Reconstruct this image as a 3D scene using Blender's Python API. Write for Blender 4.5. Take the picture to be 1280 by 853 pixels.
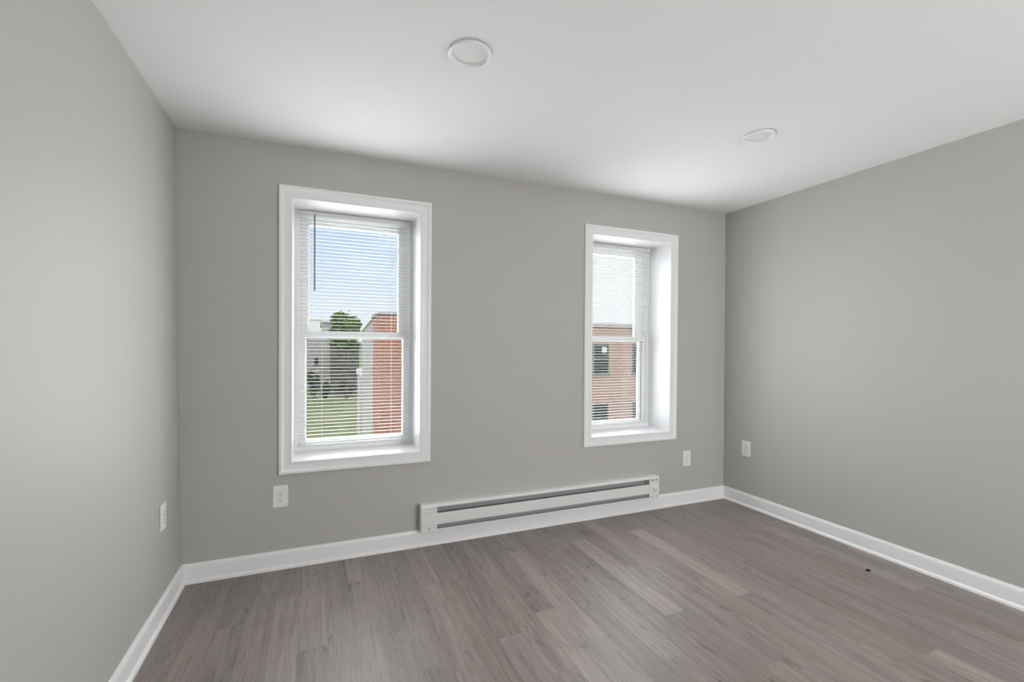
import bpy, bmesh, math, random
from mathutils import Vector, Matrix

for o in list(bpy.data.objects):
    bpy.data.objects.remove(o)
S = bpy.context.scene
COL = S.collection
PI = math.pi

# ------------------------------------------------------------------ camera
W, H = 3.9119, 2.44                     # room width, height (window wall is y = 0, the room is y < 0)
CAM = Vector((0.6724, -2.9715, 1.291))
YAW, PITCH, ROLL, FPX = 0.3976, -0.0107, 0.007, 579.153
fw = Vector((math.sin(YAW)*math.cos(PITCH), math.cos(YAW)*math.cos(PITCH), math.sin(PITCH)))
rt0 = Vector((math.cos(YAW), -math.sin(YAW), 0)); up0 = rt0.cross(fw)
rt = rt0*math.cos(ROLL) + up0*math.sin(ROLL)
up = up0*math.cos(ROLL) - rt0*math.sin(ROLL)
cd = bpy.data.cameras.new('camera'); cam = bpy.data.objects.new('camera', cd); COL.objects.link(cam)
cd.sensor_width = 36; cd.lens = FPX*36/1280; cd.shift_y = 13.16/1280; cd.clip_start = 0.02; cd.clip_end = 500
m = Matrix((rt, up, -fw)).transposed().to_4x4(); m.translation = CAM
cam.matrix_world = m
S.camera = cam

# ------------------------------------------------------------------ sky, lamps, exposure
S.view_settings.view_transform = 'Standard'
S.view_settings.look = 'None'
S.view_settings.gamma = 1
S.view_settings.use_curve_mapping = False
S.view_settings.exposure = 0.0
S.cycles.use_denoising = True
S.cycles.max_bounces = 12
S.cycles.diffuse_bounces = 6
S.cycles.transparent_max_bounces = 12

SKY_LOW, SKY_HIGH = 1.0, 2.5           # brightness near the horizon / of the unseen overcast, raised to light the room
WINDOW_POWER, OPENING_POWER, REVEAL_POWER = 18, 8.5, 3.8                      # lamps added at each of the two windows to brighten room and reveals
REAR_POWER = 58                        # fill lamp added behind the camera

w = bpy.data.worlds.new('sky'); S.world = w; w.use_nodes = True
nt = w.node_tree; N = nt.nodes; L = nt.links; N.clear()
def nd(t, **k):
    n = N.new(t)
    for a, b in k.items(): setattr(n, a, b)
    return n
def wmath(op, a, b=None, c=None):
    n = nd('ShaderNodeMath', operation=op)
    for i, v in enumerate((a, b, c)):
        if v is None: continue
        if isinstance(v, (int, float)): n.inputs[i].default_value = v
        else: L.new(v, n.inputs[i])
    return n.outputs[0]
tc = nd('ShaderNodeTexCoord'); sx = nd('ShaderNodeSeparateXYZ'); L.new(tc.outputs['Generated'], sx.inputs[0])
ramp = nd('ShaderNodeValToRGB'); L.new(sx.outputs['Z'], ramp.inputs[0])
e = ramp.color_ramp.elements
e[0].position = 0.0; e[0].color = (.30, .31, .30, 1)
e[1].position = 0.012; e[1].color = (.93, .95, 1.0, 1)
for p_, c_ in ((.08, (.80, .88, 1.0, 1)), (.15, (.66, .80, 1.0, 1)), (.24, (.50, .70, .98, 1)), (.6, (.60, .75, 1, 1))):
    q = e.new(p_); q.color = c_
mp = nd('ShaderNodeMapping'); mp.inputs['Scale'].default_value = (3.2, 3.2, 7); L.new(tc.outputs['Generated'], mp.inputs[0])
nz = nd('ShaderNodeTexNoise'); nz.inputs['Scale'].default_value = 1.3; nz.inputs['Detail'].default_value = 6
L.new(mp.outputs[0], nz.inputs[0])
cl = wmath('ADD', nz.outputs['Fac'], wmath('MULTIPLY', sx.outputs['X'], 0.75))       # cloudier towards the right
cm = nd('ShaderNodeMapRange', interpolation_type='SMOOTHSTEP'); cm.inputs[1].default_value = .60; cm.inputs[2].default_value = .82
L.new(cl, cm.inputs[0])
mix = nd('ShaderNodeMix', data_type='RGBA'); veil = nd('ShaderNodeMapRange', interpolation_type='SMOOTHSTEP'); veil.inputs[1].default_value = -.1; veil.inputs[2].default_value = .2; veil.inputs[3].default_value = 1; veil.inputs[4].default_value = 0
L.new(sx.outputs['Y'], veil.inputs[0]); high = nd('ShaderNodeMapRange', interpolation_type='SMOOTHSTEP'); high.inputs[1].default_value = .24; high.inputs[2].default_value = .36; L.new(sx.outputs['Z'], high.inputs[0])
L.new(wmath('MAXIMUM', cm.outputs[0], wmath('MAXIMUM', veil.outputs[0], high.outputs[0])), mix.inputs[0]); L.new(ramp.outputs[0], mix.inputs[6])
cw = nd('ShaderNodeMix', data_type='RGBA'); zc = nd('ShaderNodeMath', operation='GREATER_THAN'); zc.inputs[1].default_value = 0.004
L.new(sx.outputs['Z'], zc.inputs[0]); L.new(zc.outputs[0], cw.inputs[0])
cw.inputs[6].default_value = (.30, .31, .30, 1); cw.inputs[7].default_value = (1.0, 1.02, 1.05, 1)
L.new(cw.outputs[2], mix.inputs[7])
def step(src, lo, hi):
    n = nd('ShaderNodeMapRange', interpolation_type='SMOOTHSTEP'); n.inputs[1].default_value = min(lo, hi); n.inputs[2].default_value = max(lo, hi)
    if hi < lo: n.inputs[3].default_value = 1; n.inputs[4].default_value = 0
    L.new(src, n.inputs[0]); return n.outputs[0]
# a gap of calm blue sky ahead; unseen overcast above it and to both sides, brightened to light the room, dull sky behind the house
f_ = wmath('MAXIMUM', step(sx.outputs['Z'], .25, .36), wmath('MAXIMUM', step(sx.outputs['X'], -.08, -.38), step(sx.outputs['X'], .66, .82)))
f_ = wmath('MULTIPLY', wmath('MAXIMUM', wmath('MULTIPLY', f_, step(sx.outputs['Y'], -.1, .25)), wmath('MULTIPLY', step(sx.outputs['Y'], .1, -.25), .75)), step(sx.outputs['Z'], 0, .02))
stv = wmath('MULTIPLY_ADD', f_, SKY_HIGH-SKY_LOW, SKY_LOW)
bg = nd('ShaderNodeBackground'); L.new(mix.outputs[2], bg.inputs[0]); L.new(stv, bg.inputs[1])
wo = nd('ShaderNodeOutputWorld'); L.new(bg.outputs[0], wo.inputs[0])

def area(name, loc, rot, sx_, sy_, power, col=(1, 1, 1), portal=False):
    d = bpy.data.lights.new(name, 'AREA'); d.shape = 'RECTANGLE'; d.size = sx_; d.size_y = sy_; d.energy = power; d.color = col
    o = bpy.data.objects.new(name, d); COL.objects.link(o); o.location = loc; o.rotation_euler = rot
    d.cycles.is_portal = portal
    return o
REAR_Y = -4.6
WIN = {1: (0.5387, 1.2776, 0.6145, 2.1387), 2: (2.567, 3.3032, 0.6145, 2.1336)}      # reveal rectangles
for k, (x0, x1, z0, z1) in WIN.items():
    area('window_fill_light', ((x0+x1)/2, .43, (z0+z1)/2), (-PI/2, 0, 0), x1-x0, z1-z0, WINDOW_POWER, (.97, .985, 1))  # added lamp outside the glass, brightens slats, sashes and reveal
    # lamp added at the wall plane, brightens the side walls and ceiling
    area('opening_fill_light', ((x0+x1)/2, -.022, (z0+z1)/2), (-PI/2+.01, 0, 0), (x1-x0)*.96, (z1-z0)*.96, OPENING_POWER, (.97, .985, 1))
    area('reveal_fill_light', ((x0+x1)/2, .195, (z0+z1)/2), (-PI/2, 0, 0), (x1-x0)*.5, (z1-z0)*.80, REVEAL_POWER, (.97, .985, 1))  # small lamp added inside the reveal to brighten its boards
RW = (2.35, 3.7, 0.7, 2.2)
area('rear_fill_light', ((RW[0]+RW[1])/2, REAR_Y-.05, (RW[2]+RW[3])/2), (PI/2, 0, 0), RW[1]-RW[0], RW[3]-RW[2], REAR_POWER, (1, .997, .99))  # added fill lamp in the made-up rear opening, brightens the room

# ------------------------------------------------------------------ materials
def mat(name, col, rough=.5, spec=.5, metal=0.0):
    m_ = bpy.data.materials.new(name); m_.use_nodes = True
    b = m_.node_tree.nodes['Principled BSDF']
    b.inputs['Base Color'].default_value = (*col, 1); b.inputs['Roughness'].default_value = rough
    b.inputs['Specular IOR Level'].default_value = spec; b.inputs['Metallic'].default_value = metal
    return m_
class NT:
    def __init__(s, m_):
        s.t = m_.node_tree; s.b = s.t.nodes['Principled BSDF']
    def n(s, t, **k):
        x = s.t.nodes.new(t)
        for a, b in k.items(): setattr(x, a, b)
        return x
    def l(s, a, b): s.t.links.new(a, b)
    def math(s, op, a, b=None, c=None):
        n = s.n('ShaderNodeMath', operation=op)
        for i, v in enumerate((a, b, c)):
            if v is None: continue
            if isinstance(v, (int, float)): n.inputs[i].default_value = v
            else: s.l(v, n.inputs[i])
        return n.outputs[0]
    def noise(s, vec, scale, detail=4, rough=.5, dist=0):
        n = s.n('ShaderNodeTexNoise'); n.inputs['Scale'].default_value = scale; n.inputs['Detail'].default_value = detail
        n.inputs['Roughness'].default_value = rough; n.inputs['Distortion'].default_value = dist
        if vec is not None: s.l(vec, n.inputs['Vector'])
        return n
    def bump(s, h, strength, dist=.002):
        b = s.n('ShaderNodeBump'); b.inputs['Strength'].default_value = strength; b.inputs['Distance'].default_value = dist
        s.l(h, b.inputs['Height']); s.l(b.outputs[0], s.b.inputs['Normal'])
    def mixc(s, f, a, b, blend='MIX'):
        n = s.n('ShaderNodeMix', data_type='RGBA', blend_type=blend)
        if isinstance(f, (int, float)): n.inputs[0].default_value = f
        else: s.l(f, n.inputs[0])
        for i, v in ((6, a), (7, b)):
            if isinstance(v, tuple): n.inputs[i].default_value = (*v, 1)
            else: s.l(v, n.inputs[i])
        return n.outputs[2]

def paint(name, col, rough, bump):
    m_ = mat(name, col, rough, .35); t = NT(m_)
    g = t.n('ShaderNodeTexCoord')
    n1 = t.noise(g.outputs['Object'], 260, 3); t.bump(n1.outputs['Fac'], bump, .0012)
    n2 = t.noise(g.outputs['Object'], 1.7, 3)
    f = t.n('ShaderNodeMapRange'); f.inputs[3].default_value = .975; f.inputs[4].default_value = 1.025; t.l(n2.outputs['Fac'], f.inputs[0])
    c = t.mixc(1.0, col, f.outputs[0], 'MULTIPLY'); t.l(c, t.b.inputs['Base Color'])
    return m_
M_WALL = paint('greige_wall_paint', (.498, .494, .464), .55, .12)
M_CEIL = paint('flat_white_ceiling_paint', (.855, .86, .872), .9, .05)
M_TRIM = mat('semigloss_white_trim', (.885, .89, .905), .35, .5)
M_VINYL = mat('white_vinyl', (.90, .905, .91), .4, .5)
M_SLAT = mat('white_blind_slat', (.76, .76, .76), .4, .4)
M_CORD = mat('blind_cord', (.75, .73, .70), .8, .1)
M_WAND = mat('grey_plastic_wand', (.16, .17, .18), .25, .6)
M_ENAMEL = mat('white_enamel_steel', (.80, .80, .80), .38, .5)
M_FIN = mat('grey_heating_fins', (.42, .42, .42), .5, .5)
M_DARK = mat('black_gap', (.015, .015, .015), .7, .2)
M_GREY = mat('grey_mark', (.12, .12, .12), .6, .3)
M_PLATE = mat('white_outlet_plastic', (.86, .86, .86), .35, .5)
M_DIFF = mat('frosted_white_diffuser', (.82, .82, .82), .55, .3)
M_DEBRIS = mat('blackened_debris', (.012, .009, .008), .8, .2)
M_SCREW = mat('painted_screw', (.45, .45, .45), .4, .5, .5)

def glass_mat():
    m_ = bpy.data.materials.new('window_glass'); m_.use_nodes = True
    t = m_.node_tree; t.nodes.clear()
    o = t.nodes.new('ShaderNodeOutputMaterial'); mx = t.nodes.new('ShaderNodeMixShader')
    tr = t.nodes.new('ShaderNodeBsdfTransparent'); tr.inputs[0].default_value = (.96, .975, .97, 1)
    gl = t.nodes.new('ShaderNodeBsdfGlossy'); gl.inputs['Roughness'].default_value = .0
    fr = t.nodes.new('ShaderNodeFresnel'); fr.inputs[0].default_value = 1.45
    t.links.new(fr.outputs[0], mx.inputs[0]); t.links.new(tr.outputs[0], mx.inputs[1]); t.links.new(gl.outputs[0], mx.inputs[2])
    t.links.new(mx.outputs[0], o.inputs[0])
    return m_
M_GLASS = glass_mat()

def floor_mat():
    m_ = mat('grey_brown_vinyl_plank', (.2, .17, .155), .42, .38); t = NT(m_)
    uv = t.n('ShaderNodeUVMap', uv_map='metres'); ed = t.n('ShaderNodeUVMap', uv_map='edge')
    tone = t.n('ShaderNodeAttribute', attribute_name='tone'); warm = t.n('ShaderNodeAttribute', attribute_name='warm')
    def stretched(sx_, sy_):
        mp_ = t.n('ShaderNodeMapping'); mp_.inputs['Scale'].default_value = (sx_, sy_, 1); t.l(uv.outputs[0], mp_.inputs[0]); return mp_.outputs[0]
    fine = t.noise(stretched(230, 6), 1, 4, .6)
    mid = t.noise(stretched(42, 1.7), 1, 4, .6, .9)
    big = t.noise(stretched(11, 1.2), 1, 3, .55, 1.6)
    knot = t.noise(stretched(9, 3.2), 1, 2, .5, 2.5)
    # cathedral grain: bands of a distorted field
    ring = t.math('SINE', t.math('MULTIPLY', big.outputs['Fac'], 60))
    r2 = t.math('MULTIPLY', t.math('SUBTRACT', ring, 0), .05)
    a = t.math('MULTIPLY', t.math('SUBTRACT', fine.outputs['Fac'], .5), .38)
    b = t.math('MULTIPLY', t.math('SUBTRACT', mid.outputs['Fac'], .5), .95)
    c = t.math('MULTIPLY', t.math('SUBTRACT', big.outputs['Fac'], .5), .50)
    kn = t.n('ShaderNodeMapRange', interpolation_type='SMOOTHSTEP'); kn.inputs[1].default_value = .61; kn.inputs[2].default_value = .76
    kn.inputs[3].default_value = 0; kn.inputs[4].default_value = -.30; t.l(knot.outputs['Fac'], kn.inputs[0])
    s = t.math('ADD', t.math('ADD', a, b), t.math('ADD', t.math('ADD', c, r2), kn.outputs[0]))
    s = t.math('ADD', s, 1.0)
    s = t.math('MULTIPLY', s, tone.outputs['Fac'])
    # thin seams at plank edges
    sp = t.n('ShaderNodeSeparateXYZ'); t.l(ed.outputs[0], sp.inputs[0])
    seam = t.math('LESS_THAN', t.math('MINIMUM', sp.outputs[0], sp.outputs[1]), .0009)
    s = t.math('MULTIPLY', s, t.math('SUBTRACT', 1.0, t.math('MULTIPLY', seam, .35)))
    base = t.mixc(warm.outputs['Fac'], (.256, .220, .209), (.258, .220, .202))
    cc = t.n('ShaderNodeCombineColor')
    for i in range(3): t.l(s, cc.inputs[i])
    col = t.mixc(1.0, base, cc.outputs[0], 'MULTIPLY'); t.l(col, t.b.inputs['Base Color'])
    rr = t.n('ShaderNodeMapRange'); rr.inputs[3].default_value = .28; rr.inputs[4].default_value = .54; t.l(fine.outputs['Fac'], rr.inputs[0])
    t.l(rr.outputs[0], t.b.inputs['Roughness'])
    t.bump(fine.outputs['Fac'], .45, .0015)
    return m_
M_FLOOR = floor_mat()

def brick_mat(name, c1, c2, mortar, scale=1.0):
    m_ = mat(name, c1, .9, .1); t = NT(m_)
    g = t.n('ShaderNodeTexCoord'); sp = t.n('ShaderNodeSeparateXYZ'); t.l(g.outputs['Object'], sp.inputs[0])
    cb = t.n('ShaderNodeCombineXYZ'); t.l(t.math('ADD', sp.outputs[0], sp.outputs[1]), cb.inputs[0]); t.l(sp.outputs[2], cb.inputs[1])
    b = t.n('ShaderNodeTexBrick'); b.inputs['Scale'].default_value = 1; b.inputs['Brick Width'].default_value = .215*scale; b.inputs['Row Height'].default_value = .075*scale
    b.inputs['Mortar Size'].default_value = .008*scale
    b.inputs['Color1'].default_value = (*c1, 1); b.inputs['Color2'].default_value = (*c2, 1); b.inputs['Mortar'].default_value = (*mortar, 1)
    t.l(cb.outputs[0], b.inputs['Vector'])
    n = t.noise(g.outputs['Object'], 1.1, 4)
    f = t.n('ShaderNodeMapRange'); f.inputs[3].default_value = .75; f.inputs[4].default_value = 1.25; t.l(n.outputs['Fac'], f.inputs[0])
    c = t.mixc(1.0, b.outputs['Color'], f.outputs[0], 'MULTIPLY'); t.l(c, t.b.inputs['Base Color'])
    return m_
M_BRICK = brick_mat('orange_red_brick', (.46, .19, .12), (.36, .145, .095), (.38, .30, .26))
M_BRICK2 = brick_mat('pale_red_brick', (.47, .29, .235), (.41, .245, .20), (.47, .41, .37))
def rough_mat(name, c1, c2, scale, rough=.9):
    m_ = mat(name, c1, rough, .1); t = NT(m_); g = t.n('ShaderNodeTexCoord')
    n = t.noise(g.outputs['Object'], scale, 5, .6)
    r = t.n('ShaderNodeMapRange'); r.inputs[1].default_value = .35; r.inputs[2].default_value = .65; t.l(n.outputs['Fac'], r.inputs[0])
    t.l(t.mixc(r.outputs[0], c1, c2), t.b.inputs['Base Color'])
    return m_
M_STUCCO = rough_mat('pale_grey_stucco', (.40, .37, .36), (.46, .43, .42), 3)
M_BEIGE = rough_mat('beige_siding', (.33, .30, .29), (.40, .37, .36), 2)
M_GRASS = rough_mat('lawn_grass', (.10, .13, .055), (.19, .19, .10), 1.2)
M_LEAF = rough_mat('tree_leaf', (.11, .20, .05), (.24, .36, .11), 1.5)
M_SHRUB = rough_mat('shrub_leaf', (.07, .10, .05), (.15, .17, .09), 2)
M_BARK = rough_mat('tree_bark', (.10, .08, .06), (.16, .13, .10), 6)
M_SHED = rough_mat('dark_weathered_wood', (.065, .07, .06), (.14, .145, .125), 2.5)
M_WHITE_OUT = mat('white_exterior', (.72, .72, .72), .7, .2)
M_ROOFGREY = mat('grey_roofing', (.22, .22, .23), .9, .1)
M_DGLASS = mat('dark_window_glass', (.03, .035, .045), .15, .5)

# ------------------------------------------------------------------ mesh helpers
def tag(o, label, cat, group=None):
    o['label'] = label; o['category'] = cat
    if group: o['group'] = group
    return o
def struct(o):
    o['kind'] = 'structure'; return o
def link(name, bm, m_, parent=None, smooth=False, loc=None):
    bmesh.ops.recalc_face_normals(bm, faces=bm.faces)
    me = bpy.data.meshes.new(name); bm.to_mesh(me); bm.free()
    me.materials.append(m_)
    if smooth:
        for p in me.polygons: p.use_smooth = True
        me.set_sharp_from_angle(angle=math.radians(40))
    o = bpy.data.objects.new(name, me); COL.objects.link(o)
    if parent: o.parent = parent
    if loc: o.location = loc
    return o
def empty(name, loc, label=None, cat=None, group=None):
    o = bpy.data.objects.new(name, None); COL.objects.link(o); o.location = loc; o.empty_display_size = .05
    if label: tag(o, label, cat, group)
    return o
def box(bm, x0, x1, y0, y1, z0, z1, bev=0):
    vs = [bm.verts.new((x, y, z)) for x in (x0, x1) for y in (y0, y1) for z in (z0, z1)]
    fs = [(0, 1, 3, 2), (4, 6, 7, 5), (0, 4, 5, 1), (2, 3, 7, 6), (0, 2, 6, 4), (1, 5, 7, 3)]
    faces = [bm.faces.new([vs[i] for i in f]) for f in fs]
    if bev:
        es = list({e_ for f in faces for e_ in f.edges})
        bmesh.ops.bevel(bm, geom=es, offset=bev, segments=2, affect='EDGES', profile=.6)
def BX(*a, **k):
    bm = bmesh.new(); box(bm, *a, **k); return bm
def extrude_profile(bm, prof, axis, a, b, caps=True):
    """prof: closed list of (p, q); axis 'x': (x; y=p, z=q), 'y': (y; x=p, z=q), 'z': (z; x=p, y=q)"""
    def P(t, p, q): return {'x': (t, p, q), 'y': (p, t, q), 'z': (p, q, t)}[axis]
    A = [bm.verts.new(P(a, *c)) for c in prof]; B = [bm.verts.new(P(b, *c)) for c in prof]
    n = len(prof)
    for i in range(n): bm.faces.new((A[i], A[(i+1) % n], B[(i+1) % n], B[i]))
    if caps: bm.faces.new(A); bm.faces.new(B[::-1])
def frame_loop(bm, x0, x1, z0, z1, prof):
    """sweep prof [(outward offset u, y)] round the rectangle with mitred corners (closed profile)"""
    rings = []
    for u, y in prof:
        rings.append([bm.verts.new(c) for c in ((x0-u, y, z0-u), (x1+u, y, z0-u), (x1+u, y, z1+u), (x0-u, y, z1+u))])
    n = len(prof)
    for i in range(n):
        A, B = rings[i], rings[(i+1) % n]
        for k in range(4): bm.faces.new((A[k], A[(k+1) % 4], B[(k+1) % 4], B[k]))
def box_frame(bm, o, i, y0, y1):
    """rectangular frame between outer rect o and inner rect i (x0,x1,z0,z1)"""
    def ring(r, y): return [bm.verts.new(c) for c in ((r[0], y, r[2]), (r[1], y, r[2]), (r[1], y, r[3]), (r[0], y, r[3]))]
    a, b, c, d = ring(o, y0), ring(i, y0), ring(i, y1), ring(o, y1)
    for A, B in ((a, b), (b, c), (c, d), (d, a)):
        for k in range(4): bm.faces.new((A[k], A[(k+1) % 4], B[(k+1) % 4], B[k]))
def lathe(bm, prof, n=48, axis='z', c=(0, 0, 0)):
    """prof: list of (radius, height); closed at ends when radius 0"""
    rings = []
    for r, h in prof:
        if r == 0:
            q = {'z': (0, 0, h), 'y': (0, h, 0)}[axis]; rings.append([bm.verts.new(Vector(q)+Vector(c))])
        else:
            ring = []
            for k in range(n):
                a = 2*PI*k/n; q = {'z': (r*math.cos(a), r*math.sin(a), h), 'y': (r*math.cos(a), h, r*math.sin(a))}[axis]
                ring.append(bm.verts.new(Vector(q)+Vector(c)))
            rings.append(ring)
    for A, B in zip(rings, rings[1:]):
        for k in range(n):
            if len(A) == 1 and len(B) == 1: continue
            if len(A) == 1: bm.faces.new((A[0], B[k], B[(k+1) % n]))
            elif len(B) == 1: bm.faces.new((A[k], B[0], A[(k+1) % n]))
            else: bm.faces.new((A[k], B[k], B[(k+1) % n], A[(k+1) % n]))
def tube(bm, a, b, r, n=10):
    a, b = Vector(a), Vector(b); d = (b-a).normalized(); s = d.orthogonal().normalized(); t = d.cross(s)
    A = [bm.verts.new(a + (s*math.cos(2*PI*k/n)+t*math.sin(2*PI*k/n))*r) for k in range(n)]
    B = [bm.verts.new(b + (s*math.cos(2*PI*k/n)+t*math.sin(2*PI*k/n))*r) for k in range(n)]
    for k in range(n): bm.faces.new((A[k], A[(k+1) % n], B[(k+1) % n], B[k]))
    bm.faces.new(A[::-1]); bm.faces.new(B)
def ray_at(u, v, axis, val):
    """the world point seen at photo position (u, v) on the plane axis = val (used for far-off buildings)"""
    d = rt*((u-640)/FPX) + up*(-(v-426.5-13.16)/FPX) + fw
    t = (val-CAM[axis])/d[axis]
    return CAM + d*t

# ------------------------------------------------------------------ room shell
LEAN_L, LEAN_R = -.0245, -.0111         # the old side walls are slightly out of plumb
TW = .12
WT = .40                                 # thick masonry window wall
def holed_wall(name, x0, x1, z0, z1, y0, y1, holes, m_):
    bm = bmesh.new()
    xs = sorted({x0, x1, *[h[0] for h in holes], *[h[1] for h in holes]}); zs = sorted({z0, z1, *[h[2] for h in holes], *[h[3] for h in holes]})
    V = {}
    def v(x, y, z):
        k = (round(x, 5), round(y, 5), round(z, 5))
        if k not in V: V[k] = bm.verts.new((x, y, z))
        return V[k]
    def solid(i, j):
        if not (0 <= i < len(xs)-1 and 0 <= j < len(zs)-1): return False
        cx, cz = (xs[i]+xs[i+1])/2, (zs[j]+zs[j+1])/2
        return not any(h[0] < cx < h[1] and h[2] < cz < h[3] for h in holes)
    for i in range(len(xs)-1):
        for j in range(len(zs)-1):
            if not solid(i, j): continue
            a, b, c, d = xs[i], xs[i+1], zs[j], zs[j+1]
            bm.faces.new((v(a, y0, c), v(b, y0, c), v(b, y0, d), v(a, y0, d)))
            bm.faces.new((v(a, y1, c), v(a, y1, d), v(b, y1, d), v(b, y1, c)))
            if not solid(i-1, j): bm.faces.new((v(a, y0, c), v(a, y0, d), v(a, y1, d), v(a, y1, c)))
            if not solid(i+1, j): bm.faces.new((v(b, y0, c), v(b, y1, c), v(b, y1, d), v(b, y0, d)))
            if not solid(i, j-1): bm.faces.new((v(a, y0, c), v(a, y1, c), v(b, y1, c), v(b, y0, c)))
            if not solid(i, j+1): bm.faces.new((v(a, y0, d), v(b, y0, d), v(b, y1, d), v(a, y1, d)))
    return struct(link(name, bm, m_))
LT = .012                                # reveal board thickness
holes = [(x0-LT, x1+LT, z0-LT, z1+LT) for x0, x1, z0, z1 in WIN.values()]
holed_wall('wall_back', -.3, W+.3, -.15, H+.15, 0, WT, holes, M_WALL)
holed_wall('wall_front', -.3, W+.3, -.15, H+.15, REAR_Y-.2, REAR_Y, [RW], M_WALL)
bm = bmesh.new(); extrude_profile(bm, [(-TW-.05, 0), (0, 0), (LEAN_L, H), (-TW-.05, H)], 'y', REAR_Y, 0); struct(link('wall_left', bm, M_WALL))
bm = bmesh.new(); extrude_profile(bm, [(W, 0), (W+TW+.05, 0), (W+TW+.05, H), (W+LEAN_R, H)], 'y', REAR_Y, 0); struct(link('wall_right', bm, M_WALL))
struct(link('ceiling', BX(-.17, W+.17, REAR_Y, 0, H, H+.15), M_CEIL))

# floor: one mesh, one quad per plank; tone and grain offset differ from plank to plank
def make_floor():
    rnd = random.Random(11)
    bm = bmesh.new()
    uv = bm.loops.layers.uv.new('metres'); ed = bm.loops.layers.uv.new('edge')
    tone = bm.faces.layers.float.new('tone'); warm = bm.faces.layers.float.new('warm')
    PW, PL = .116, .918
    xs = [1.757 + PW*k for k in range(-16, 20)]
    known = {0: (-.312, {-.312: 1.22}), 8: (-.300, {-.300: 1.24}), 4: (-.299, {-.299: 1.24}), -1: (-.960, {-.960: 1.26}), -8: (.60, {.60: 1.22}),
             11: (-.94, {-.94-.918: 1.2}), 12: (-.258, {.66: 1.1}), 6: (.12, {.12: 1.12}), 16: (-.62, {-.62: 1.13}), -11: (-.36, {-.36: 1.10}), -5: (-.5, {-.5: 1.07}), 2: (-.55, {})}
    prev = .3
    cells = []
    for k in range(-16, 19):
        a, b = max(xs[k+16], 0-.06), min(xs[k+17], W+.06)
        if b-a < .004: continue
        if k in known: y, bright = known[k]
        else:
            prev = (prev + PL*rnd.choice((.31, .38, .62, .71))) % PL; y, bright = -prev, {}
        ytop = y
        while ytop < .06: ytop += PL
        while ytop > REAR_Y-.1:
            t_ = 1 + rnd.uniform(-.11, .09)
            for q, v_ in bright.items():
                if abs(q-ytop) < .02: t_ = v_
            if k in (3, 5, 7) and abs(ytop) < .9: t_ *= .94
            cells.append((a, b, max(ytop-PL, REAR_Y), min(ytop, 0.0), ytop, t_, rnd.random()))
            ytop -= PL
    for a, b, y0, y1, yt, t_, wv in cells:
        if y1-y0 < .002: continue
        # clip below the window wall; the plank keeps its own grain offset
        f = bm.faces.new([bm.verts.new(c) for c in ((a, y0, 0), (b, y0, 0), (b, y1, 0), (a, y1, 0))])
        f[tone] = t_; f[warm] = wv
        ox, oy = rnd.uniform(0, 40), rnd.uniform(0, 40)
        for lp in f.loops:
            x, y, _ = lp.vert.co
            lp[uv].uv = (x+ox, y+oy)
            lp[ed].uv = (x-a, yt-y)
    bmesh.ops.remove_doubles(bm, verts=bm.verts, dist=1e-5)
    me = bpy.data.meshes.new('floor'); bm.to_mesh(me); bm.free(); me.materials.append(M_FLOOR)
    o = bpy.data.objects.new('floor', me); COL.objects.link(o)
    for p in me.polygons:
        if p.normal.z < 0: p.flip()
    so = o.modifiers.new('slab', 'SOLIDIFY'); so.thickness = .02; so.offset = -1
    struct(o)
make_floor()

# baseboards: flat board, eased top, quarter-round shoe
HB = .1045
prof = [(0, 0), (-.024, 0), (-.024, .008), (-.0225, .014), (-.0185, .0185), (-.0135, .020), (-.0135, HB-.020), (-.0125, HB-.012), (-.0085, HB-.005), (-.0065, HB), (0, HB)]
def baseboard_back():
    bm = bmesh.new()
    # mitred into the side boards
    A = [bm.verts.new((-p[0] + LEAN_L*p[1]/H, p[0], p[1])) for p in prof]
    B = [bm.verts.new((W + LEAN_R*p[1]/H + p[0], p[0], p[1])) for p in prof]
    n = len(prof)
    for i in range(n): bm.faces.new((A[i], A[(i+1) % n], B[(i+1) % n], B[i]))
    bm.faces.new(A); bm.faces.new(B[::-1])
    struct(link('baseboard_back', bm, M_TRIM, smooth=True))
def baseboard_side(name, left):
    bm = bmesh.new()
    s = 1 if left else -1; base = 0 if left else W; lean = LEAN_L if left else LEAN_R
    A = [bm.verts.new((base + lean*p[1]/H - s*p[0], p[0], p[1])) for p in prof]
    B = [bm.verts.new((base + lean*p[1]/H - s*p[0], REAR_Y, p[1])) for p in prof]
    n = len(prof)
    for i in range(n): bm.faces.new((A[i], A[(i+1) % n], B[(i+1) % n], B[i]))
    bm.faces.new(A); bm.faces.new(B[::-1])
    struct(link(name, bm, M_TRIM, smooth=True))
baseboard_back(); baseboard_side('baseboard_left', True); baseboard_side('baseboard_right', False)

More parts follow.
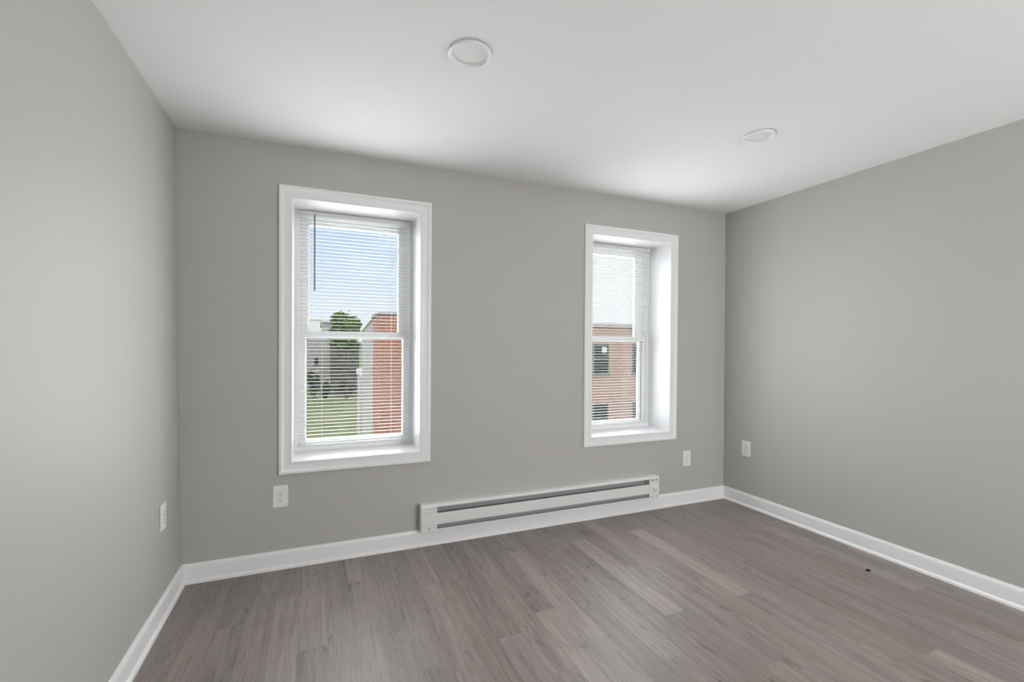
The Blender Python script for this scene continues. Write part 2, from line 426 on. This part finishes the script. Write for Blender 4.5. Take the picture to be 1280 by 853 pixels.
# ------------------------------------------------------------------ windows
RV = .254                                # reveal depth to the face of the vinyl window
def window(n, x0, x1, z0, z1, stile=.060):
    root = empty(f'window_{n}', ((x0+x1)/2, 0, z0)); struct(root)
    T = Matrix.Translation((-(x0+x1)/2, 0, -z0))
    def put(name, bm, m_, parent=root, smooth=False):
        if parent is root: bmesh.ops.transform(bm, matrix=T, verts=bm.verts)
        else: bmesh.ops.transform(bm, matrix=T, verts=bm.verts)
        return link(name, bm, m_, parent, smooth)
    bm = bmesh.new()
    frame_loop(bm, x0, x1, z0, z1, [(-.0, 0), (-.0, -.0095), (.003, -.0125), (.0075, -.0135), (.012, -.0125), (.0155, -.0105), (.040, -.0125),
                                    (.0475, -.0135), (.0515, -.0165), (.056, -.0185), (.0665, -.0190), (.0700, -.0165), (.0705, 0)])
    put('casing', bm, M_TRIM, smooth=True)
    bm = bmesh.new(); box_frame(bm, (x0-LT, x1+LT, z0-LT, z1+LT), (x0, x1, z0, z1), 0.0, RV); put('reveal', bm, M_TRIM)
    F = .022
    fi = (x0+F, x1-F, z0+.034, z1-F)
    bm = bmesh.new(); box_frame(bm, (x0-LT, x1+LT, z0-LT, z1+LT), fi, RV, .372); put('frame', bm, M_VINYL)
    # stops between the tracks and the sloped sill nose
    bm = bmesh.new(); extrude_profile(bm, [(RV-.006, z0+.0005), (RV, z0+.0005), (RV, z0+.034), (RV-.004, z0+.028), (RV-.006, z0+.012)], 'x', x0+.0005, x1-.0005); put('sill_nose', bm, M_VINYL)
    zm = z0+.722                         # underside of the meeting rail
    def sash(name, o, g, y0, y1, recess):
        bm = bmesh.new(); box_frame(bm, o, g, y0+recess, y1)
        b1 = (g[0]-.010, g[1]+.010, g[2]-.010, g[3]+.010)
        # front face stands proud, a sloped bead falls to the glass
        def ring(r, y): return [bm.verts.new(c) for c in ((r[0], y, r[2]), (r[1], y, r[2]), (r[1], y, r[3]), (r[0], y, r[3]))]
        R = [ring(o, y0+recess), ring(o, y0), ring(b1, y0), ring((g[0]-.006, g[1]+.006, g[2]-.006, g[3]+.006), y0+.004), ring(g, y0+recess)]
        for A, B in zip(R, R[1:]):
            for k in range(4): bm.faces.new((A[k], A[(k+1) % 4], B[(k+1) % 4], B[k]))
        s = put(name, bm, M_VINYL)
        put('glass', BX(g[0]-.004, g[1]+.004, (y0+recess+y1)/2-.002, (y0+recess+y1)/2+.002, g[2]-.004, g[3]+.004), M_GLASS, s)
        return s
    sash('upper_sash', (fi[0], fi[1], zm+.004, fi[3]), (x0+.083, x1-.085, zm+.048, z1-.066), .322, .362, .016)
    lo = sash('lower_sash', (fi[0], fi[1], z0+.034, zm+.046), (x0+.068, x1-stile, z0+.062, zm), .276, .318, .020)
    if n == 2:      # the dark seam and latch pin along the right side of the lower sash
        gx = x1-stile+.010
        put('glazing_gasket', BX(gx-.0015, gx+.0035, .2750, .2775, z0+.055, zm-.012), M_GREY, lo)
        bm = bmesh.new(); lathe(bm, [(0, .270), (.005, .270), (.0055, .2765), (0, .2765)], 16, 'y', (gx+.001, 0, zm-.001)); put('latch_pin', bm, M_DARK, lo)
    return root
for k, r in WIN.items(): window(k, *r, .060 if k == 1 else .074)

# made-up rear window, added behind the camera to hold the fill lamp
root = empty('window_3', ((RW[0]+RW[1])/2, REAR_Y, RW[2])); struct(root)
bm = bmesh.new(); frame_loop(bm, RW[0], RW[1], RW[2], RW[3], [(0, 0), (0, .012), (.05, .014), (.06, .019), (.07, .017), (.0705, 0)])
bmesh.ops.transform(bm, matrix=Matrix.Translation((-(RW[0]+RW[1])/2, 0, -RW[2])), verts=bm.verts); link('casing', bm, M_TRIM, root)

# ------------------------------------------------------------------ mini blinds
def blind(x0, x1, z0, z1, label, wand=True):
    xa, xb = x0+.031, x1-.027; yc = .229
    root = empty('window_blind', ((xa+xb)/2, yc, z1), label, 'blind', 'mini blinds in the windows')
    T = Matrix.Translation((-(xa+xb)/2, -yc, -z1))
    def put(name, bm, m_, smooth=False):
        bmesh.ops.transform(bm, matrix=T, verts=bm.verts); return link(name, bm, m_, root, smooth)
    ht = z1-.0055
    bm = bmesh.new(); extrude_profile(bm, [(yc-.0125, ht), (yc-.0125, ht-.021), (yc-.0105, ht-.0245), (yc-.008, ht-.026), (yc+.010, ht-.026), (yc+.0125, ht-.024), (yc+.0125, ht)], 'x', xa-.002, xb+.002)
    put('headrail', bm, M_SLAT)
    bm = bmesh.new()
    pitch = .0225; zt = ht-.040; zb = z0+.052
    n = int((zt-zb)/pitch)
    for i in range(n+1):
        z = zt - i*pitch
        top, bot = [], []
        for k in range(6):
            s = -1+2*k/5; y = yc + s*.0122; dz = .0015*(1-s*s) - .0006*s
            top.append((y, z+dz+.0003)); bot.append((y, z+dz-.0003))
        extrude_profile(bm, top+bot[::-1], 'x', xa, xb)
    put('slats', bm, M_SLAT, True)
    zr = z0+.034
    put('bottom_rail', BX(xa, xb, yc-.0125, yc+.0125, zr, zr+.012, bev=.003), M_SLAT)
    for cx in (xa+.13, xb-.118):
        bm = bmesh.new()
        for yy in (yc-.0128, yc+.0128): tube(bm, (cx, yy, ht-.026), (cx, yy, zr+.006), .0007, 6)
        put('ladder_cord', bm, M_CORD)
    wx = xa+.085
    bm = bmesh.new(); tube(bm, (wx, yc-.021, ht-.034), (wx, yc-.021, ht-.50), .0045, 8)
    wd = put('wand', bm, M_WAND, True)
    bm = bmesh.new(); tube(bm, (wx, yc-.0125, ht-.015), (wx, yc-.021, ht-.022), .002, 8); tube(bm, (wx, yc-.021, ht-.020), (wx, yc-.021, ht-.038), .0035, 8)
    put('wand_hook', bm, M_GREY, True).parent = root
    return root
blind(*WIN[1], 'white mini blind with a thin grey wand hanging in front, in the left window')
blind(*WIN[2], 'white mini blind without a visible wand, in the right window')

# ------------------------------------------------------------------ baseboard heater
def heater():
    xa, xb, z0, z1, d = 1.279, 3.160, .1055, .2790, .064
    root = empty('baseboard_heater', (xa, 0, z0), 'long white electric baseboard heater on the wall between and below the windows', 'heater')
    T = Matrix.Translation((-xa, 0, -z0))
    def put(name, bm, m_, parent=root, smooth=False):
        bmesh.ops.transform(bm, matrix=T, verts=bm.verts); return link(name, bm, m_, parent, smooth)
    cl_, cr = .102, .094
    ia, ib = xa+cl_, xb-cr
    put('back_plate', BX(ia-.004, ib+.004, -.006, -.0005, z0+.004, z1-.004), M_FIN)
    bm = bmesh.new()    # hood: top, front lip of the upper slot
    extrude_profile(bm, [(-.0005, z1), (-.052, z1), (-.060, z1-.004), (-d, z1-.012), (-d, z1-.020), (-.0615, z1-.020), (-.0615, z1-.013), (-.057, z1-.006), (-.050, z1-.003), (-.0005, z1-.003)], 'x', ia, ib)
    put('hood', bm, M_ENAMEL)
    bm = bmesh.new()    # front panel
    extrude_profile(bm, [(-d, z0+.1120), (-d, z0+.046), (-.060, z0+.040), (-.058, z0+.042), (-.0615, z0+.048), (-.0615, z0+.1105), (-.056, z0+.1125), (-.057, z0+.1145)], 'x', ia, ib)
    put('front_panel', bm, M_ENAMEL)
    bm = bmesh.new()    # bottom lip
    extrude_profile(bm, [(-.0005, z0), (-d, z0), (-d, z0+.014), (-.0615, z0+.014), (-.0615, z0+.003), (-.0005, z0+.003)], 'x', ia, ib)
    put('bottom_lip', bm, M_ENAMEL)
    # heating element: a rod carrying thin fins
    bm = bmesh.new(); tube(bm, (ia+.002, -.032, z0+.082), (ib-.002, -.032, z0+.082), .006)
    x = ia+.03
    while x < ib-.12:
        box(bm, x, x+.0012, -.050, -.012, z0+.050, z0+.108); x += .007
    put('heating_element', bm, M_FIN)
    def cap(a, b):
        bm = bmesh.new()
        extrude_profile(bm, [(-.0005, z0), (-d-.002, z0), (-d-.002, z1-.016), (-d+.0005, z1-.006), (-.055, z1+.0005), (-.0005, z1+.0005)], 'x', a, b)
        bmesh.ops.bevel(bm, geom=[e_ for e_ in bm.edges], offset=.0012, segments=1, affect='EDGES')
        return bm
    lc = put('end_cap', cap(xa, ia), M_ENAMEL)
    for z in (z0+.146, z0+.118, z0+.037): put('seam', BX(xa+.004, ia, -d-.0024, -d-.0018, z, z+.0014), M_FIN, lc)
    bm = bmesh.new(); lathe(bm, [(0, -d-.0045), (.0035, -d-.004), (.0045, -d-.0015), (0, -d-.0015)], 16, 'y', (xa+.050, 0, z0+.020)); put('screw', bm, M_GREY, lc)
    rc = put('end_cap', cap(ib, xb), M_ENAMEL)
    bm = bmesh.new()
    for i, x in enumerate((.017, .026, .035, .050, .062, .070)):     # dark upright marks above the knob
        h = .016 if i != 3 else .018
        box(bm, ib+x, ib+x+.0035, -d-.0026, -d-.0018, z1-.036, z1-.036+h)
    put('marking', bm, M_GREY, rc)
    kx, kz = ib+.054, z0+.082
    bm = bmesh.new()
    for i in range(11):                                              # dial scale around the knob
        a = math.radians(-50 + 28*i); r0, r1 = .0275, .0305
        c, s = math.cos(a), math.sin(a)
        tube(bm, (kx+r0*c, -d-.0022, kz+r0*s), (kx+r1*c, -d-.0022, kz+r1*s), .0011, 6)
    put('dial_scale', bm, M_GREY, rc)
    bm = bmesh.new(); lathe(bm, [(0, -d-.020), (.016, -d-.020), (.0185, -d-.018), (.0205, -d-.006), (.023, -d-.0045), (.023, -d-.0018), (0, -d-.0018)], 40, 'y', (kx, 0, kz))
    box(bm, kx-.004, kx+.004, -d-.0275, -d-.0195, kz-.018, kz+.018, bev=.001)
    put('thermostat_knob', bm, M_PLATE, rc, True)
    for x in (ib+.020, ib+.074):
        bm = bmesh.new(); lathe(bm, [(0, -d-.0045), (.0035, -d-.004), (.0045, -d-.0015), (0, -d-.0015)], 16, 'y', (x, 0, z0+.018)); put('screw', bm, M_GREY, rc)
heater()

# ------------------------------------------------------------------ outlets
def outlet(loc, rotz, label, w_=.079, h_=.124):
    root = empty('wall_outlet', loc, label, 'outlet', 'duplex wall outlets'); root.rotation_euler = (0, 0, rotz)
    bm = bmesh.new(); box(bm, -w_/2, w_/2, -.006, -.0003, -h_/2, h_/2, bev=.0022); link('cover_plate', bm, M_PLATE, root)
    for s in (1, -1):
        zc_ = s*.0193
        bm = bmesh.new()
        pts = []
        for k in range(24):
            a = 2*PI*k/24; x, z = .0172*math.cos(a), .0172*math.sin(a); pts.append((x, zc_+max(-.0142, min(.0142, z))))
        extrude_profile(bm, [(p[0], p[1]) for p in pts], 'y', -.0085, -.0055)
        r = link('receptacle', bm, M_PLATE, root)
        for x, hh in ((-.0064, .0085), (.0064, .0070)):
            link('slot', BX(x-.0011, x+.0011, -.0088, -.0080, zc_+.0035-hh/2, zc_+.0035+hh/2), M_DARK, r)
        bm = bmesh.new(); lathe(bm, [(0, -.0088), (.0030, -.0088), (.0030, -.0080), (0, -.0080)], 16, 'y', (0, 0, zc_-.0085)); link('ground_hole', bm, M_DARK, r)
    bm = bmesh.new(); lathe(bm, [(0, -.0082), (.0022, -.0080), (.0030, -.0068), (.0030, -.0055), (0, -.0055)], 16, 'y'); link('screw', bm, M_SCREW, root)
    return root
outlet((.478, 0, .418), 0, 'white duplex outlet on the window wall below the left window, beside the left corner')
outlet((3.495, 0, .375), 0, 'white duplex outlet on the window wall between the right window and the right corner')
outlet((W+LEAN_R*.469/H-.0005, -.229, .469), -PI/2, 'white duplex outlet on the right wall close to the corner')
outlet((LEAN_L*.473/H+.0005, -.313, .473), PI/2, 'white outlet on the left wall, seen almost edge on')

# ------------------------------------------------------------------ ceiling lights (switched off)
def ceiling_light(x, y, label, r=.0855):
    root = empty('ceiling_light', (x, y, H), label, 'ceiling light', 'round ceiling lights')
    bm = bmesh.new(); lathe(bm, [(r-.005, -.0002), (r-.005, -.0035), (r, -.0040), (r, -.0075), (r-.002, -.0100), (r-.005, -.0115), (r-.011, -.0120), (r-.0125, -.0112), (r-.0150, -.0030), (r-.0170, -.0012), (r-.0170, -.0002), (r-.005, -.0002)], 72)
    link('trim_ring', bm, M_TRIM, root, True)
    bm = bmesh.new(); lathe(bm, [(0, -.0004), (r-.0172, -.0004), (r-.0172, -.0014), (r-.024, -.0016), (0, -.0016)], 72)
    link('diffuser', bm, M_DIFF, root, True)
ceiling_light(1.220, -1.218, 'larger-looking round white flush ceiling light, nearer the left wall, switched off')
ceiling_light(2.870, -1.163, 'round white flush ceiling light nearer the right wall, switched off', .080)

# ------------------------------------------------------------------ specks on the floor
def speck(x, y, r, seed, rot, label):
    rnd = random.Random(seed); bm = bmesh.new(); bmesh.ops.create_icosphere(bm, subdivisions=2, radius=1)
    for v in bm.verts:
        k = 1+rnd.uniform(-.25, .25); v.co = Vector((v.co.x*r*k, v.co.y*r*.55*k, max(0, .35+v.co.z*.65)*r*.6*k))
    o = link('debris_crumb', bm, M_DEBRIS, None, True, (x, y, .0002)); o.rotation_euler = (0, 0, rot); tag(o, label, 'debris')
speck(3.628, -1.304, .0135, 1, -.5, 'small black crumb of debris on the floor near the right baseboard')
speck(3.241, -.258, .006, 2, 0, 'tiny dark speck on the floor in front of the right end of the heater')

# ------------------------------------------------------------------ outside: the back yards
GZ = -3.0
struct(link('ground', BX(-60, 90, .9, 160, GZ-.2, GZ), M_GRASS))

# nearest: brick house end with a stuccoed rear wing
b = empty('brick_house', (2.0, 8, GZ), 'nearest red brick house end seen through the left window', 'house')
def part(name, bm, m_, p, loc):
    bmesh.ops.transform(bm, matrix=Matrix.Translation(-Vector(loc)), verts=bm.verts); return link(name, bm, m_, p)
part('wall', BX(1.99, 5.4, 8, 9.4, GZ, 2.0), M_BRICK, b, (2.0, 8, GZ))
part('roof_coping', BX(1.95, 5.44, 7.96, 9.44, 2.0, 2.06), M_ROOFGREY, b, (2.0, 8, GZ))
part('rear_lean_to', BX(2.4, 5.4, 9.42, 13, GZ, 1.5), M_BRICK, b, (2.0, 8, GZ))
sw = empty('stucco_wing', (2.0, 9.5, GZ), 'pale grey stucco wing with a white sloping roof edge behind the brick house', 'house')
bm = bmesh.new(); extrude_profile(bm, [(9.46, GZ), (12.95, GZ), (12.95, 1.72), (9.46, 2.0)], 'x', 2.02, 2.38); part('wall', bm, M_STUCCO, sw, (2.0, 9.5, GZ))
bm = bmesh.new(); extrude_profile(bm, [(9.46, 2.0), (13.0, 1.72), (13.0, 1.86), (9.46, 2.15)], 'x', 1.97, 2.40); part('roof_edge', bm, M_WHITE_OUT, sw, (2.0, 9.5, GZ))
fe = empty('yard_wall', (2.0, 13, GZ), 'low pale grey yard wall running on from the stucco wing', 'wall')
part('wall', BX(2.0, 2.2, 13.05, 14.6, GZ, .28), M_STUCCO, fe, (2.0, 13, GZ))
part('post_cap', BX(1.97, 2.23, 14.2, 14.63, .28, .46), M_WHITE_OUT, fe, (2.0, 13, GZ))

# far houses and the yard at the back of the lawn
def far_house(name, u0, u1, vtop, y, depth, m_, label, wins=(), roof=.25, roofm=M_ROOFGREY):
    a, c = ray_at(u0, vtop, 1, y), ray_at(u1, vtop, 1, y); loc = ((a.x+c.x)/2, y, GZ)
    r = empty(name, loc, label, 'house')
    part('wall', BX(a.x, c.x, y, y+depth, GZ, a.z-roof), m_, r, loc)
    part('roof', BX(a.x-.15, c.x+.15, y-.15, y+depth+.15, a.z-roof, a.z), roofm, r, loc)
    for (wu0, wu1, wv0, wv1) in wins:
        p, q = ray_at(wu0, wv0, 1, y), ray_at(wu1, wv1, 1, y)
        part('window', BX(p.x, q.x, y-.06, y-.005, q.z, p.z), M_DGLASS, r, loc)
    return r
far_house('white_house', 370, 400, 398, 62, 8, M_WHITE_OUT, 'distant white house block far beyond the lawn', roof=.15, roofm=M_WHITE_OUT)
far_house('grey_roofed_house', 402, 430, 401.5, 72, 8, M_STUCCO, 'distant house with a grey roof beside the white one', roof=.7)
far_house('beige_house', 360, 414.5, 416, 46, 8, M_BEIGE, 'beige two storey house at the back of the yard, left window', [(393, 398, 448, 457)], roof=.3)
far_house('dark_shed', 414.5, 449, 428, 40, 5, M_SHED, 'dark weathered outbuilding under the tree', roof=.2, roofm=M_SHED)

def foliage(bm, c, rad, n, size, rnd):
    for _ in range(n):
        d = Vector((rnd.gauss(0, 1), rnd.gauss(0, 1), rnd.gauss(0, 1))).normalized()
        p = Vector(c) + Vector((d.x*rad[0], d.y*rad[1], d.z*rad[2]))*(rnd.uniform(.55, 1.05))
        q = Matrix.Rotation(rnd.uniform(0, 6.3), 3, 'Z') @ Matrix.Rotation(rnd.uniform(-1.2, 1.2), 3, 'X')
        s = size*rnd.uniform(.6, 1.3)
        vs = [bm.verts.new(p + q @ Vector(v)*s) for v in ((-.5, 0, 0), (0, -.28, .05), (.5, 0, 0), (0, .28, .05))]
        bm.faces.new(vs)
def tree(name, x, y, zb, zt, r, label, cat, m_, seed, n=2600, size=.28, trunk=True):
    rnd = random.Random(seed); root = empty(name, (x, y, GZ), label, cat)
    bm = bmesh.new()
    zc_ = (zb+zt)/2; hz = (zt-zb)/2
    blobs = [((0, 0, zc_), (r*.8, r*.8, hz*.85))] + [((rnd.uniform(-.55, .55)*r, rnd.uniform(-.5, .5)*r, zc_+rnd.uniform(-.45, .55)*hz), (r*.5, r*.5, hz*.42)) for _ in range(6)]
    for c, rad in blobs: foliage(bm, (c[0], c[1], c[2]-GZ), rad, n//7, size, rnd)
    link('foliage', bm, m_, root)
    if trunk:
        bm = bmesh.new(); tube(bm, (0, 0, -.05), (.08, 0, zc_-GZ), r*.09, 10)
        for a in range(4): tube(bm, (.06, 0, zb-GZ), (r*.5*math.cos(a*1.6), r*.5*math.sin(a*1.6), zc_-GZ+.2*hz), r*.04, 8)
        link('trunk', bm, M_BARK, root)
    return root
p0, p1, pt, pb = ray_at(411, 400, 1, 36), ray_at(455, 400, 1, 36), ray_at(433, 385, 1, 36), ray_at(433, 442, 1, 36)
tree('leafy_tree', (p0.x+p1.x)/2, 36, pb.z, pt.z, (p1.x-p0.x)/2, 'leafy green tree behind the stucco wing, left window', 'tree', M_LEAF, 3, 3400, .34)
for i, (u, v0, v1, ru, y, lb) in enumerate(((392, 462, 492, 9, 33, 'dark shrub at the left edge of the lawn'), (408, 472, 496, 6, 35, 'smaller grey-green shrub right of the dark one on the lawn'), (430, 470, 494, 11, 38, 'low wide shrub in front of the dark outbuilding'))):
    c, t_, bt = ray_at(u, (v0+v1)/2, 1, y), ray_at(u, v0, 1, y), ray_at(u, v1, 1, y); e_ = ray_at(u+ru, v0, 1, y)
    tree('yard_shrub', c.x, y, GZ, t_.z, e_.x-c.x, lb, 'shrub', M_SHRUB, 20+i, 1200, .2, False)

# brick building across the yards, seen through the right window
YB = 17.2
def pb_(u, v): return ray_at(u, v, 1, YB)
tl, br = pb_(741, 406), pb_(800, 406)
loc = (tl.x, YB, GZ)
bb = empty('brick_apartment_building', loc, 'flat roofed brick building with dark windows, seen through the right window', 'building')
ztop = pb_(765, 409.5).z; zcor = pb_(765, 404.5).z
part('wall', BX(tl.x-4.4, br.x+5, YB, YB+7, GZ-2.5, ztop), M_BRICK2, bb, loc)
part('cornice', BX(tl.x-4.5, br.x+5.1, YB-.1, YB+7.1, ztop, zcor), M_STUCCO, bb, loc)
bm = bmesh.new()
q0, q1, q2, q3 = pb_(748, 406), pb_(762, 402.5), pb_(774, 402), pb_(779, 406)
for a, c in ((q0, q1), (q1, q2), (q2, q3)):
    tube(bm, (a.x, YB+.6, max(a.z, zcor)), (c.x, YB+.6, max(c.z, zcor)), .035)
part('roof_pipe', bm, M_WHITE_OUT, bb, loc)
wl, wr = pb_(741, 430), pb_(761, 468)
xw = wr.x; ww = 1.0
step = pb_(790.5, 430).x - xw + ww
zt1, zb1 = wl.z, wr.z; zt2 = pb_(750, 505).z; zb2 = zt2-(zt1-zb1)
for r_, (zt, zb) in enumerate(((zt1, zb1), (zt2, zb2))):
    for k in range(-2, 4):
        xr = xw + k*step
        bm = bmesh.new(); box_frame(bm, (xr-ww, xr, zb, zt), (xr-ww+.06, xr-.06, zb+.06, zt-.06), YB-.03, YB+.02)
        box(bm, xr-ww, xr, YB-.02, YB+.01, (zt+zb)/2-.03, (zt+zb)/2+.03); box(bm, xr-ww-.05, xr+.05, YB-.08, YB, zb-.08, zb)
        fr = part('window', bm, M_ROOFGREY, bb, loc)
        part('pane', BX(xr-ww+.05, xr-.05, YB-.012, YB-.004, zb+.05, zt-.05), M_DGLASS, fr, loc)
        if r_ == 0 and k == 0:
            a, c = pb_(752, 434), pb_(758, 441)
            part('window_vent', BX(a.x, c.x, YB-.05, YB-.014, c.z, a.z), M_WHITE_OUT, fr, loc)
